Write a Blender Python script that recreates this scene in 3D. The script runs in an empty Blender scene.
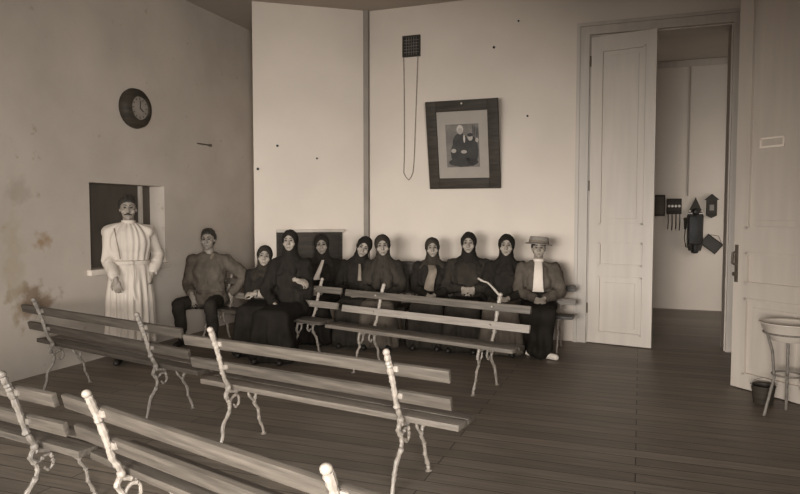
import bpy, bmesh, math, random
from mathutils import Vector as V, Matrix, noise
random.seed(7)
scene = bpy.context.scene
COL = scene.collection
PI = math.pi
R = math.radians

# ------------------------------------------------------------------ materials
def sep(g, s=.9):
    """sepia tone of brightness g"""
    return (g, g * (1 - .165 * s), g * (1 - .325 * s), 1)

MATS = {}
def mat(name, g, rough=.7, amt=.18, scale=6.0, stretch=(1, 1, 1), s=.9, bump=0.0, detail=5, metal=0.0, spec=.3):
    if name in MATS: return MATS[name]
    m = bpy.data.materials.new(name); m.use_nodes = True
    nt = m.node_tree; n = nt.nodes; l = nt.links
    b = n['Principled BSDF']
    tc = n.new('ShaderNodeTexCoord'); mp = n.new('ShaderNodeMapping'); mp.inputs['Scale'].default_value = stretch
    nz = n.new('ShaderNodeTexNoise'); nz.inputs['Scale'].default_value = scale; nz.inputs['Detail'].default_value = detail
    cr = n.new('ShaderNodeValToRGB')
    cr.color_ramp.elements[0].position = .3; cr.color_ramp.elements[1].position = .7
    cr.color_ramp.elements[0].color = sep(g * (1 - amt), s); cr.color_ramp.elements[1].color = sep(g * (1 + amt), s)
    l.new(tc.outputs['Object'], mp.inputs['Vector']); l.new(mp.outputs['Vector'], nz.inputs['Vector'])
    l.new(nz.outputs['Fac'], cr.inputs['Fac']); l.new(cr.outputs['Color'], b.inputs['Base Color'])
    b.inputs['Roughness'].default_value = rough; b.inputs['Metallic'].default_value = metal
    b.inputs['Specular IOR Level'].default_value = spec
    if bump:
        bp = n.new('ShaderNodeBump'); bp.inputs['Strength'].default_value = bump; bp.inputs['Distance'].default_value = .01
        l.new(nz.outputs['Fac'], bp.inputs['Height']); l.new(bp.outputs['Normal'], b.inputs['Normal'])
    MATS[name] = m
    return m

def floor_mat():
    m = bpy.data.materials.new('floor_planks'); m.use_nodes = True
    nt = m.node_tree; n = nt.nodes; l = nt.links; b = n['Principled BSDF']
    tc = n.new('ShaderNodeTexCoord'); mp = n.new('ShaderNodeMapping')
    l.new(tc.outputs['Object'], mp.inputs['Vector'])
    br = n.new('ShaderNodeTexBrick'); br.inputs['Scale'].default_value = 1
    br.inputs['Brick Width'].default_value = 3.1; br.inputs['Row Height'].default_value = .135
    br.inputs['Mortar Size'].default_value = .004; br.offset = .37
    br.inputs['Color1'].default_value = sep(.19, 1.2); br.inputs['Color2'].default_value = sep(.125, 1.2)
    br.inputs['Mortar'].default_value = sep(.03, 1.2)
    l.new(mp.outputs['Vector'], br.inputs['Vector'])
    mp2 = n.new('ShaderNodeMapping'); mp2.inputs['Scale'].default_value = (1.2, 16, 1)
    l.new(tc.outputs['Object'], mp2.inputs['Vector'])
    nz = n.new('ShaderNodeTexNoise'); nz.inputs['Scale'].default_value = 2.2; nz.inputs['Detail'].default_value = 6
    l.new(mp2.outputs['Vector'], nz.inputs['Vector'])
    mx = n.new('ShaderNodeMix'); mx.data_type = 'RGBA'; mx.blend_type = 'MULTIPLY'; mx.inputs['Factor'].default_value = .8
    cr = n.new('ShaderNodeValToRGB'); cr.color_ramp.elements[0].position = .25; cr.color_ramp.elements[1].position = .75
    cr.color_ramp.elements[0].color = (.55, .55, .55, 1); cr.color_ramp.elements[1].color = (1.5, 1.5, 1.5, 1)
    l.new(nz.outputs['Fac'], cr.inputs['Fac'])
    l.new(br.outputs['Color'], mx.inputs['A']); l.new(cr.outputs['Color'], mx.inputs['B'])
    l.new(mx.outputs['Result'], b.inputs['Base Color'])
    rr = n.new('ShaderNodeMapRange'); rr.inputs['To Min'].default_value = .36; rr.inputs['To Max'].default_value = .6
    l.new(nz.outputs['Fac'], rr.inputs['Value']); l.new(rr.outputs['Result'], b.inputs['Roughness'])
    bp = n.new('ShaderNodeBump'); bp.inputs['Strength'].default_value = .25; bp.inputs['Distance'].default_value = .006
    l.new(nz.outputs['Fac'], bp.inputs['Height']); l.new(bp.outputs['Normal'], b.inputs['Normal'])
    b.inputs['Specular IOR Level'].default_value = .35
    return m

def stained_plaster():
    """left wall: plaster toned darker for grazing light, with brown peeling patches near the hatch"""
    m = bpy.data.materials.new('stained_plaster'); m.use_nodes = True
    nt = m.node_tree; n = nt.nodes; l = nt.links; b = n['Principled BSDF']
    tc = n.new('ShaderNodeTexCoord')
    nz = n.new('ShaderNodeTexNoise'); nz.inputs['Scale'].default_value = 1.4; nz.inputs['Detail'].default_value = 7
    l.new(tc.outputs['Object'], nz.inputs['Vector'])
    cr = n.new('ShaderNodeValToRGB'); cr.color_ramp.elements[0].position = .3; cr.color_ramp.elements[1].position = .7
    cr.color_ramp.elements[0].color = sep(WALL * .70); cr.color_ramp.elements[1].color = sep(WALL * .84)  # wall tone lowered here to stand for the grazing light
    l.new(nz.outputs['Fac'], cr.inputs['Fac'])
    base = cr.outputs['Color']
    fine = n.new('ShaderNodeTexNoise'); fine.inputs['Scale'].default_value = 9; fine.inputs['Detail'].default_value = 8
    l.new(tc.outputs['Object'], fine.inputs['Vector'])
    for (y, z, ry, rz, k, c) in ((4.66, 1.27, .16, .2, .9, (.30, .20, .12, 1)), (4.55, .72, .42, .33, .85, (.20, .135, .085, 1)),
                                 (4.42, 1.75, .25, .22, .35, (.25, .2, .14, 1)), (4.36, 1.05, .2, .9, .4, (.36, .28, .17, 1))):
        mp = n.new('ShaderNodeMapping'); mp.vector_type = 'POINT'
        mp.inputs['Location'].default_value = (0, -y / ry, -z / rz); mp.inputs['Scale'].default_value = (0, 1 / ry, 1 / rz)
        l.new(tc.outputs['Object'], mp.inputs['Vector'])
        gr = n.new('ShaderNodeTexGradient'); gr.gradient_type = 'SPHERICAL'
        l.new(mp.outputs['Vector'], gr.inputs['Vector'])
        ad = n.new('ShaderNodeMath'); ad.operation = 'MULTIPLY_ADD'; ad.inputs[1].default_value = 1.3
        l.new(gr.outputs['Fac'], ad.inputs[0]); 
        sb = n.new('ShaderNodeMath'); sb.operation = 'MULTIPLY_ADD'; sb.inputs[1].default_value = 2.2; sb.inputs[2].default_value = -1.5
        l.new(fine.outputs['Fac'], sb.inputs[0]); l.new(sb.outputs[0], ad.inputs[2])
        gt = n.new('ShaderNodeMath'); gt.operation = 'MULTIPLY'; gt.use_clamp = True
        l.new(ad.outputs[0], gt.inputs[0]); gt.inputs[1].default_value = 1.6
        cl = n.new('ShaderNodeMath'); cl.operation = 'MULTIPLY'; cl.inputs[1].default_value = k
        l.new(gt.outputs[0], cl.inputs[0])
        mx = n.new('ShaderNodeMix'); mx.data_type = 'RGBA'
        l.new(cl.outputs[0], mx.inputs['Factor']); l.new(base, mx.inputs['A']); mx.inputs['B'].default_value = c
        base = mx.outputs['Result']
    l.new(base, b.inputs['Base Color'])
    bp = n.new('ShaderNodeBump'); bp.inputs['Strength'].default_value = .25; bp.inputs['Distance'].default_value = .01
    l.new(fine.outputs['Fac'], bp.inputs['Height']); l.new(bp.outputs['Normal'], b.inputs['Normal'])
    b.inputs['Roughness'].default_value = .85; b.inputs['Specular IOR Level'].default_value = .15
    return m

WALL = .58
M_wall = mat('plaster', WALL, .85, .06, 1.1, bump=.15, detail=8, spec=.15)
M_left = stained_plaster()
M_ceil = mat('ceiling_plaster', .42, .9, .05, 1.0, spec=.1)
M_floor = floor_mat()
M_door = mat('painted_door', .50, .45, .06, 2.0, (6, 6, .6), spec=.4)
M_casing = mat('painted_casing', .42, .5, .07, 2.0, (6, 6, .6), spec=.35)
M_wood = mat('bench_wood', .088, .55, .38, 3.0, (1.2, 16, 16), s=1.1, bump=.2, spec=.3)
M_woodl = mat('pale_bench_wood', .17, .5, .30, 3.0, (1.2, 16, 16), s=1.05, bump=.2, spec=.35)
M_woodd = mat('dark_bench_wood', .055, .5, .35, 3.0, (1.2, 16, 16), s=1.15, bump=.2)
M_iron = mat('pale_painted_iron', .29, .45, .25, 30, s=.95, bump=.3, spec=.4)
M_irond = mat('weathered_iron', .17, .5, .3, 30, s=.95, bump=.3, spec=.4)
M_black = mat('black_stain', .018, .5, .3, 12, s=1.2)
M_dark = mat('dark_wood', .042, .6, .3, 4, (1, 1, 8), s=1.25, spec=.15)
M_darkpanel = mat('dark_panel', .07, .6, .2, 2, (3, 3, 1), s=1.1)
M_brass = mat('dull_brass', .14, .4, .2, 20, metal=.6, s=1.2)
M_enamel = mat('enamel', .55, .25, .05, 8, spec=.5)
M_paper = mat('cream_paper', .55, .8, .06, 10)
M_skin = mat('skin', .27, .55, .10, 14, s=1.05, spec=.3)
M_skind = mat('tanned_skin', .22, .55, .12, 14, s=1.05, spec=.3)
M_eye = mat('dark_eye', .02, .3, .1, 10)
M_lip = mat('lips', .16, .5, .1, 20, s=1.1)
M_hair = mat('dark_hair', .025, .5, .4, 40, (1, 1, .3), s=1.2)
M_white = mat('white_cotton', .62, .85, .06, 10, spec=.1)
M_gown = mat('gown_linen', .43, .85, .10, 7, (1, 1, .35), bump=.3, spec=.1)
M_cl = {}
def cloth(g, nm):
    return mat(nm, g, .9, .28, 9, bump=.35, s=1.2, spec=.12)
C_black = cloth(.017, 'black_wool'); C_char = cloth(.027, 'charcoal_wool'); C_brown = cloth(.036, 'dark_brown_wool')
C_grey = cloth(.085, 'grey_twill'); C_mid = cloth(.17, 'mid_grey_cloth'); C_shirt = cloth(.09, 'faded_shirt_cloth')
C_straw = mat('straw', .22, .8, .2, 30, spec=.15)

# ------------------------------------------------------------------ mesh builder
def rotm(ax, a): return Matrix.Rotation(a, 3, ax)

class MB:
    def __init__(s): s.v = []; s.f = []; s.mi = []; s.cur = 0
    def _add(s, vs, fs):
        o = len(s.v); s.v += [V(p) for p in vs]
        for f in fs: s.f.append([i + o for i in f]); s.mi.append(s.cur)
        return s
    def box(s, x0, x1, y0, y1, z0, z1, M=None, bev=0):
        if bev:
            bm = bmesh.new(); bmesh.ops.create_cube(bm, size=1)
            for v in bm.verts: v.co = V(((x0 + x1) / 2 + v.co.x * (x1 - x0), (y0 + y1) / 2 + v.co.y * (y1 - y0), (z0 + z1) / 2 + v.co.z * (z1 - z0)))
            bmesh.ops.bevel(bm, geom=list(bm.edges), offset=bev, segments=2, affect='EDGES', profile=.6)
            bm.verts.index_update()
            vs = [v.co.copy() for v in bm.verts]; fs = [[v.index for v in f.verts] for f in bm.faces]; bm.free()
        else:
            vs = [V((x, y, z)) for x in (x0, x1) for y in (y0, y1) for z in (z0, z1)]
            fs = [[0, 1, 3, 2], [4, 6, 7, 5], [0, 4, 5, 1], [2, 3, 7, 6], [0, 2, 6, 4], [1, 5, 7, 3]]
        if M is not None: vs = [M @ p for p in vs]
        return s._add(vs, fs)
    def rings(s, rings, close=True):
        k = len(rings[0]); vs = [p for r in rings for p in r]; fs = []
        for i in range(len(rings) - 1):
            for j in range(k):
                a = i * k + j; b = i * k + (j + 1) % k
                fs.append([a, b, b + k, a + k])
        if close:
            fs.append(list(range(k))[::-1]); fs.append([(len(rings) - 1) * k + j for j in range(k)])
        return s._add(vs, fs)
    def tube(s, pts, rad, seg=8, cap=True):
        pts = [V(p) for p in pts]; n = len(pts)
        if not hasattr(rad, '__len__'): rad = [rad] * n
        rr = []; up = None
        for i in range(n):
            t = (pts[min(i + 1, n - 1)] - pts[max(i - 1, 0)]).normalized()
            if up is None:
                up = V((0, 0, 1)) if abs(t.z) < .9 else V((1, 0, 0))
            a = t.cross(up).normalized(); b = a.cross(t).normalized(); up = b
            rr.append([pts[i] + (a * math.cos(q) + b * math.sin(q)) * rad[i] for q in [2 * PI * k / seg for k in range(seg)]])
        return s.rings(rr, cap)
    def cap(s, p0, r0, p1, r1, seg=12):
        p0 = V(p0); p1 = V(p1); d = p1 - p0; L = d.length
        if L < 1e-6: d = V((0, 0, 1))
        d = d.normalized(); pts = []; rad = []
        for a in (-88, -60, -30, 0): pts.append(p0 + d * r0 * math.sin(R(a))); rad.append(r0 * math.cos(R(a)))
        for a in (0, 30, 60, 88): pts.append(p1 + d * r1 * math.sin(R(a))); rad.append(r1 * math.cos(R(a)))
        # explicit frame, straight axis
        up = V((0, 0, 1)) if abs(d.z) < .9 else V((1, 0, 0))
        a = d.cross(up).normalized(); b = a.cross(d)
        return s.rings([[pts[i] + (a * math.cos(2 * PI * k / seg) + b * math.sin(2 * PI * k / seg)) * rad[i] for k in range(seg)] for i in range(len(pts))])
    def ell(s, c, r, M=None, sub=3):
        bm = bmesh.new(); bmesh.ops.create_icosphere(bm, subdivisions=sub, radius=1)
        bm.verts.index_update()
        c = V(c); out = []
        for v in bm.verts:
            p = V((v.co.x * r[0], v.co.y * r[1], v.co.z * r[2]))
            if M is not None: p = M @ p
            out.append(c + p)
        fs = [[v.index for v in f.verts] for f in bm.faces]; bm.free()
        return s._add(out, fs)
    def loft(s, secs, seg=24):
        """secs: (center, rx, ry) horizontal ellipses"""
        return s.rings([[V(c) + V((rx * math.cos(2 * PI * k / seg), ry * math.sin(2 * PI * k / seg), 0)) for k in range(seg)] for c, rx, ry in secs])
    def lathe(s, prof, c=(0, 0, 0), seg=24, M=None):
        c = V(c); rr = []
        for r, z in prof:
            ring = [V((max(r, 1e-4) * math.cos(2 * PI * k / seg), max(r, 1e-4) * math.sin(2 * PI * k / seg), z)) for k in range(seg)]
            rr.append([c + (M @ p if M is not None else p) for p in ring])
        return s.rings(rr, True)
    def mesh(s, name):
        me = bpy.data.meshes.new(name); me.from_pydata([tuple(p) for p in s.v], [], s.f); me.update()
        bm = bmesh.new(); bm.from_mesh(me); bmesh.ops.recalc_face_normals(bm, faces=list(bm.faces)); bm.to_mesh(me); bm.free()
        if any(s.mi): me.polygons.foreach_set('material_index', s.mi)
        return me
    def build(s, name, m, parent=None, smooth=True, angle=40):
        return link(name, s.mesh(name), m, parent, smooth, angle)

def link(name, me, m, parent=None, smooth=True, angle=40):
    for q in (m if isinstance(m, (list, tuple)) else [m]): me.materials.append(q)
    o = bpy.data.objects.new(name, me); COL.objects.link(o)
    if parent: o.parent = parent
    if smooth:
        me.polygons.foreach_set('use_smooth', [True] * len(me.polygons))
        if angle: 
            try: me.set_sharp_from_angle(angle=R(angle))
            except Exception: pass
    return o

def remesh(mb, voxel, it=3, fac=.5):
    me = mb.mesh('tmp'); o = bpy.data.objects.new('tmp', me); COL.objects.link(o)
    r = o.modifiers.new('r', 'REMESH'); r.mode = 'VOXEL'; r.voxel_size = voxel
    if it:
        q = o.modifiers.new('s', 'SMOOTH'); q.iterations = it; q.factor = fac
    dg = bpy.context.evaluated_depsgraph_get(); dg.update()
    out = bpy.data.meshes.new_from_object(o.evaluated_get(dg))
    bpy.data.objects.remove(o); bpy.data.meshes.remove(me)
    out.materials.clear()
    return out

def tag(o, label=None, cat=None, group=None, kind=None):
    if label: o['label'] = label
    if cat: o['category'] = cat
    if group: o['group'] = group
    if kind: o['kind'] = kind
    return o
def empty(name, loc=(0, 0, 0), rz=0.0):
    o = bpy.data.objects.new(name, None); COL.objects.link(o); o.location = loc; o.rotation_euler = (0, 0, rz); o.empty_display_size = .1
    return o
def struct(name, mb, m, label=None, cat=None, smooth=False):
    return tag(mb.build(name, m, None, smooth), label, cat, None, 'structure')

# ------------------------------------------------------------------ room shell
XL, YB, XR, YR, ZC = -5.39, 8.05, 1.42, -3.6, 4.21
YF = 11.35
struct('floor', MB().box(XL - .3, 3.6, YR - .2, YF + .3, -.12, 0), M_floor, 'dark stained plank floor with dull sheen', 'floor')
struct('ceiling', MB().box(XL - .3, XR + .3, YR - .2, YB + .80, ZC, ZC + .12), M_ceil, 'pale plaster ceiling of the waiting room', 'ceiling')
HY0, HY1, HZ0, HZ1 = 5.25, 6.39, .95, 1.87
w = MB()
w.box(XL - .38, XL, YR - .2, HY0, 0, ZC).box(XL - .38, XL, HY1, YB + .8, 0, ZC).box(XL - .38, XL, HY0, HY1, 0, HZ0).box(XL - .38, XL, HY0, HY1, HZ1, ZC)
struct('wall_left', w, M_left, 'plaster left wall, toned darker for grazing light, with brown stains and a hatch', 'wall')
OX0, OX1, OZ = -.60, .93, 3.64
w = MB()
w.box(-3.47, OX0, YB, YB + .30, 0, ZC).box(OX1, XR + .3, YB, YB + .30, 0, ZC).box(OX0, OX1, YB, YB + .30, OZ, ZC)
struct('wall_back', w, M_wall, 'pale plaster back wall behind the seated women', 'wall')
# diagonal stove wall in the corner
A = V((-4.63, 7.16, 0)); B = V((-3.47, 8.00, 0))
w = MB()
dgl = (B - A).normalized(); nrm = V((dgl.y, -dgl.x, 0))     # toward the room
base = [A, B, V((-3.47, 8.35, 0)), V((XL, 8.75, 0)), V((XL, 8.42, 0))]
w._add([p + V((0, 0, z)) for z in (0, ZC) for p in base], [[0, 1, 6, 5], [1, 2, 7, 6], [2, 3, 8, 7], [3, 4, 9, 8], [4, 0, 5, 9], [4, 3, 2, 1, 0], [5, 6, 7, 8, 9]])
struct('wall_corner', w, M_wall, 'pale diagonal plaster wall across the far left corner', 'wall')
tr = MB(); tr.box(-3.468, -3.40, 7.99, 8.045, 0, ZC - .002)  # dark strip stands in for the shaded return at this corner
struct('shade_strip_corner', tr, mat('shadow_groove', .24, .9, .1, 3), 'dark upright strip painted as shade where the diagonal wall meets the back wall', 'trim')
w = MB().box(XR, XR + .2, YR - .2, 5.12, 0, ZC).box(XR, XR + .2, 5.9, YB, 0, ZC).box(XR, XR + .2, 5.12, 5.9, 3.62, ZC)
struct('wall_right', w, M_wall, 'plaster right wall behind the open door', 'wall')
struct('wall_rear', MB().box(XL - .3, XR + .3, YR - .2, YR, 0, ZC), M_wall, 'plaster wall behind the viewer', 'wall')
# room beyond the double door
struct('wall_hall_back', MB().box(-2.2, 3.6, YF, YF + .2, 0, 4.0), M_wall, 'pale far wall of the next room', 'wall')
struct('wall_hall_left', MB().box(-2.2, -2.0, YB + .3, YF, 0, 4.0), M_wall, 'left wall of the next room', 'wall')
struct('wall_hall_right', MB().box(3.4, 3.6, YB + .3, YF, 0, 4.0), M_wall, 'right wall of the next room', 'wall')
struct('ceiling_hall', MB().box(-2.2, 3.6, YB + .3, YF + .2, 3.97, 4.1), M_ceil, 'ceiling of the next room', 'ceiling')
struct('trim_hall_cornice', MB().box(-2.0, 3.4, YF - .025, YF - .001, 3.86, 3.95), M_casing, 'thin grey cornice of the next room', 'trim')
cd = MB().tube([(.71, YF - .012, 3.86), (.71, YF - .012, 1.82)], .012)
struct('trim_conduit', cd, M_casing, 'thin upright wire conduit above the wall telephone', 'trim', True)
struct('wall_side_room', MB().box(XR + .9, XR + 1.0, 4.6, 6.4, 0, 3.7), M_casing, 'wall of the side room behind the open door', 'wall')

# door casing (double doorway)
c = MB()
def casing(c, xa, xb, z1):
    c.box(xa, xb, YB - .035, YB, 0, z1)
casing(c, OX0 - .135, OX0 + .01, OZ + .13); casing(c, OX1 - .01, OX1 + .135, OZ + .13)
c.box(OX0 + .01, OX1 - .01, YB - .035, YB, OZ - .01, OZ + .13)
c.box(OX0 - .135, OX0 - .095, YB - .06, YB - .035, 0, OZ + .13); c.box(OX1 + .095, OX1 + .135, YB - .06, YB - .035, 0, OZ + .13)
c.box(OX0 - .095, OX1 + .095, YB - .06, YB - .035, OZ + .09, OZ + .13)
c.box(OX0 - .02, OX0 + .01, YB - .05, YB - .035, 0, OZ - .01); c.box(OX1 - .01, OX1 + .02, YB - .05, YB - .035, 0, OZ - .01)
c.box(OX0 - .02, OX1 + .02, YB - .05, YB - .035, OZ - .01, OZ + .02)
c.box(OX0 - .0, OX0 + .025, YB, YB + .30, 0, OZ); c.box(OX1 - .025, OX1, YB, YB + .30, 0, OZ); c.box(OX0 + .025, OX1 - .025, YB, YB + .30, OZ - .025, OZ)
struct('trim_doorway', c, M_casing, 'moulded grey casing round the tall double doorway', 'trim')
def door_leaf(name, hinge, rz, wd, ht, mirror, label):
    """leaf in local x from 0 (hinge) to wd, front face toward -y"""
    t = .045; s = .115
    b = MB()
    b.box(0, s, -t / 2, t / 2, 0, ht).box(wd - s, wd, -t / 2, t / 2, 0, ht)
    for a, q in ((0, .12), (.80, .92), (1.20, 1.40), (ht - .16, ht)): b.box(s, wd - s, -t / 2, t / 2, a, q)
    for a, q in ((.12, .80), (.92, 1.20), (1.40, ht - .16)): b.box(s, wd - s, -t / 2 + .016, t / 2 - .016, a, q)
    o = tag(b.build(name, M_door, None, False), label, 'door', None, 'structure')
    for a, q in ((.12, .80), (.92, 1.20), (1.40, ht - .16)):
        m = MB()
        for e in (-1, 1):
            y0, y1 = (-t / 2 - .012, -t / 2 + .02) if e < 0 else (t / 2 - .02, t / 2 + .012)
            g = .022
            m.box(s, wd - s, y0, y1, a, a + g).box(s, wd - s, y0, y1, q - g, q).box(s, s + g, y0, y1, a, q).box(wd - s - g, wd - s, y0, y1, a, q)
            if q - a > .3:
                yy = (-t / 2 + .006, -t / 2 + .017) if e < 0 else (t / 2 - .017, t / 2 - .006)
                m.box(s + .075, wd - s - .075, yy[0], yy[1], a + .075, q - .075, bev=.004)
        m.build('panel_moulding', M_door, o, False)
    o.location = hinge; o.rotation_euler = (0, 0, rz)
    return o
d1 = door_leaf('door_1', (OX0 + .035, YB - .02, .012), R(-11.5), .725, 3.585, False, 'tall pale panelled leaf of the double doorway, slightly open')
hd = MB()
for z in (.35, 1.8, 3.25): hd.tube([(-.008, -.03, z), (-.008, -.03, z + .12)], .012)
hd.build('hinge', M_brass, d1)
# right leaf swung into the room; free edge toward the doorway
L0 = V((.80, 6.43, 0)); L1 = V((1.345, 5.885, 0))
ang = math.atan2(L0.y - L1.y, L0.x - L1.x)
d2 = door_leaf('door_2', (L1.x, L1.y, .012), ang, .77, 3.585, True, 'tall grey panelled door standing open at the right edge')
h = MB()   # local: free edge x=.77; the camera side is +y here
sd = 1
h.box(.725, .755, sd * .02, sd * .034, .93, 1.26, bev=.004)
h.tube([(.74, .03, 1.20), (.74, .075, 1.19), (.74, .08, 1.10), (.74, .03, 1.08)], .011)
h.build('door_handle', M_brass, d2)
k = MB().box(.722, .758, .02, .06, .985, 1.02, bev=.006); k.build('lock_knob', M_brass, d2)
cdh = MB()
xa, xb = .33, .545
cdh.box(xa, xb, .022, .034, 2.083, 2.10).box(xa, xb, .022, .032, 2.155, 2.17).box(xa, xa + .012, .022, .032, 2.085, 2.17).box(xb - .012, xb, .022, .032, 2.085, 2.17)
cdh.build('card_holder', mat('white_enamel', .8, .4, .03, 6), d2, False)

# hatch in the left wall
hx = XL - .22
f = MB()
f.box(hx - .03, hx, HY0 - .01, HY1 + .01, HZ0 - .01, HZ1 + .01)
win = struct('window_1', f, M_darkpanel, 'dark serving hatch recessed in the left wall', 'window')
g = MB()
g.box(hx, hx + .04, 6.19, 6.225, HZ0, HZ1)
g.build('window_frame', M_casing, win, False)
g = MB().box(XL - .22, XL + .055, HY0 - .05, HY1 + .03, HZ0 - .055, HZ0 + .005, bev=.008)
g.build('window_sill', M_enamel, win, True)
# dark stove hatch in the diagonal wall
Md = Matrix(((dgl.x, nrm.x, 0), (dgl.y, nrm.y, 0), (0, 0, 1)))     # local x along wall, y toward room
so = empty('stove_hatch', A + nrm * .001, math.atan2(dgl.y, dgl.x))
tag(so, 'dark rectangular hatch with a pale ledge in the diagonal corner wall', 'hatch')
# empty local: x along wall, +y away from the room -> room is -y
s0, s1 = .31, 1.10
MB().box(s0, s1, -.012, 0, .5, 1.30).build('hatch_panel', M_dark, so, False)
for a_, b_ in ((s0 - .035, s0), (s1, s1 + .035)): MB().box(a_, b_, -.03, 0, .5, 1.30).build('frame_post', M_dark, so, False)
MB().box(s0 - .04, s1 + .05, -.07, 0, 1.30, 1.335, bev=.006).build('ledge', M_casing, so, True)

# ------------------------------------------------------------------ things on the walls
# clock on the left wall
ck = empty('wall_clock', (XL, 5.90, 2.725)); tag(ck, 'round wall clock with dark wooden case on the left wall', 'clock')
Mx = Matrix(((0, 0, 1), (1, 0, 0), (0, 1, 0)))      # local z -> world +x
MB().lathe([(.0, 0), (.215, 0), (.225, .03), (.215, .075), (.185, .105), (.135, .115), (.13, .095), (0, .095)], seg=40, M=Mx).build('case', M_dark, ck)
dl = MB().lathe([(0, .095), (.128, .096), (.128, .099), (0, .0995)], seg=40, M=Mx); dl.cur = 1
for i in range(12): dl.box(.0990, .1005, -.004, .004, .092, .116, M=Matrix.Rotation(i * PI / 6, 3, 'X'))
dl.build('dial', [mat('dial_grey', .24, .5, .12, 12), M_black], ck)
MB().tube([(.103, 0, 0), (.103, .012, .085)], .004).build('minute_hand', M_black, ck)
MB().tube([(.104, 0, 0), (.104, .05, -.035)], .005).build('hour_hand', M_black, ck)
# bracket mark
br = MB(); br.box(XL, XL + .02, 7.02, 7.30, 2.44, 2.455, bev=.003); br.box(XL, XL + .03, 7.27, 7.30, 2.43, 2.465, bev=.003)
tag(br.build('wall_bracket', M_brass), 'thin metal bracket on the left wall right of the clock', 'bracket')
# nails
def nail(p, n, r, lab):
    mb = MB(); p = V(p); n = V(n)
    mb.tube([p, p + n * .02], r * .5, 8); mb.tube([p + n * .018, p + n * .026], r, 10)
    tag(mb.build('nail', M_black), lab, 'nail', 'nails in the pale walls')
def dg(s, z): return A + dgl * s + V((0, 0, z))
def sdist(p): return (V((p[0], p[1], 0)) - A).dot(dgl)
nail(dg(sdist((-4.40, 7.35)), 2.41), nrm, .016, 'dark nail on the diagonal wall, left of the other two there in mid wall')
nail(dg(sdist((-3.99, 7.65)), 2.26), nrm, .013, 'dark nail on the diagonal wall nearest the corner strip')
nail(dg(.05, 2.11), nrm, .018, 'dark nail at the left edge of the diagonal wall')
nail((-1.43, YB, 3.88), (0, -1, 0), .012, 'highest dark nail on the back wall, up right of the picture')
nail((-1.73, YB, 3.59), (0, -1, 0), .016, 'dark nail on the back wall straight above the picture')
nail((-1.31, YB, 2.73), (0, -1, 0), .014, 'dark nail on the back wall right of the picture')
# ventilation grille and cord
vg = empty('ventilation_grille', (-2.81, YB, 3.70)); tag(vg, 'small square dark ventilation grille high on the back wall', 'grille')
MB().box(-.115, .115, -.012, 0, -.13, .13).build('backing', M_black, vg, False)
q = MB(); q.box(-.12, -.1, -.03, 0, -.135, .135).box(.1, .12, -.03, 0, -.135, .135).box(-.1, .1, -.03, 0, .115, .135).box(-.1, .1, -.03, 0, -.135, -.115)
q.build('frame', M_dark, vg, False)
q = MB()
for i in range(1, 6):
    t = -.115 + i * .0383; q.box(-.1, .1, -.022, -.012, t - .004, t + .004); q.box(t * .87 - .004, t * .87 + .004, -.024, -.013, -.115, .115)
q.build('lattice', mat('grille_metal', .13, .5, .3, 20), vg, False)
q = MB(); pts = []
for i in range(25):
    t = i / 24
    if t < .5: x = -2.915 + .01 * math.sin(t * 5); z = 3.575 - (3.575 - 2.1) * (t / .5)
    else: x = -2.72 - .055 * (1 - (t - .5) / .5); z = 2.1 + (3.575 - 2.1) * ((t - .5) / .5)
    pts.append((x, YB - .02, z))
pts = pts[:12] + [(-2.915, YB - .02, 2.08), (-2.885, YB - .02, 2.02), (-2.845, YB - .02, 1.98), (-2.81, YB - .02, 2.02), (-2.785, YB - .02, 2.08)] + pts[13:]
tag(q.tube(pts, .006, 6).build('pull_cord', mat('cord', .26, .8, .2, 30)), 'thin looped pull cord hanging from the ventilation grille', 'cord')
# framed portrait, leaning forward
pf = empty('framed_portrait', (-2.08, YB - .03, 1.865)); pf.rotation_euler = (R(11.5), R(.1), 0)
tag(pf, 'dark framed group portrait photograph tilted forward on the back wall', 'picture')
W2, H2, fw = .455, 1.09, .132
MB().box(-W2, W2, -.02, .0, 0, H2).build('backing_board', M_dark, pf, False)
q = MB()
for (x0, x1, z0, z1) in ((-W2, -W2 + fw, 0, H2), (W2 - fw, W2, 0, H2), (-W2 + fw, W2 - fw, 0, fw), (-W2 + fw, W2 - fw, H2 - fw, H2)):
    q.box(x0, x1, -.055, -.02, z0, z1, bev=.006)
q.build('frame', M_dark, pf)
MB().box(-W2 + fw, W2 - fw, -.026, -.02, fw, H2 - fw).build('mat_board', mat('mat_board', .30, .8, .06, 6), pf, False)
ph = MB()
x0, x1, z0, z1 = -.215, .205, .27, .80
ph.box(x0, x1, -.029, -.026, z0, z1)
def blob(cx, cz, rx, rz, mi, y=-.0295, seg=20):
    ph.cur = mi
    ph._add([V((cx, y, cz))] + [V((cx + rx * math.cos(2 * PI * k / seg), y, cz + rz * math.sin(2 * PI * k / seg))) for k in range(seg)], [[0, 1 + k, 1 + (k + 1) % seg] for k in range(seg)])
blob(-.03, .44, .13, .17, 2); blob(-.03, .57, .10, .12, 2, -.0296); blob(.11, .47, .085, .19, 2, -.0297); blob(.0, .33, .19, .055, 2, -.0297)
blob(-.03, .735, .042, .055, 3, -.0300); blob(-.03, .715, .032, .04, 4, -.0302)
blob(.095, .635, .032, .042, 4, -.0300); blob(.095, .665, .036, .022, 2, -.0303); blob(.18, .60, .02, .028, 4, -.03)
blob(-.12, .475, .032, .026, 4, -.0303); blob(.01, .46, .038, .022, 4, -.0303); blob(.02, .62, .012, .05, 3, -.0301)
for k in range(4): blob(.135 + .02 * k, .71 - .01 * k, .007, .075, 2, -.0296)
ph.build('photograph', [mat('photo_ground', .13, .6, .3, 8), M_paper, mat('photo_dark', .03, .6, .3, 12), mat('photo_white', .42, .6, .05, 9), mat('photo_flesh', .30, .6, .1, 9)], pf, False)
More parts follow.
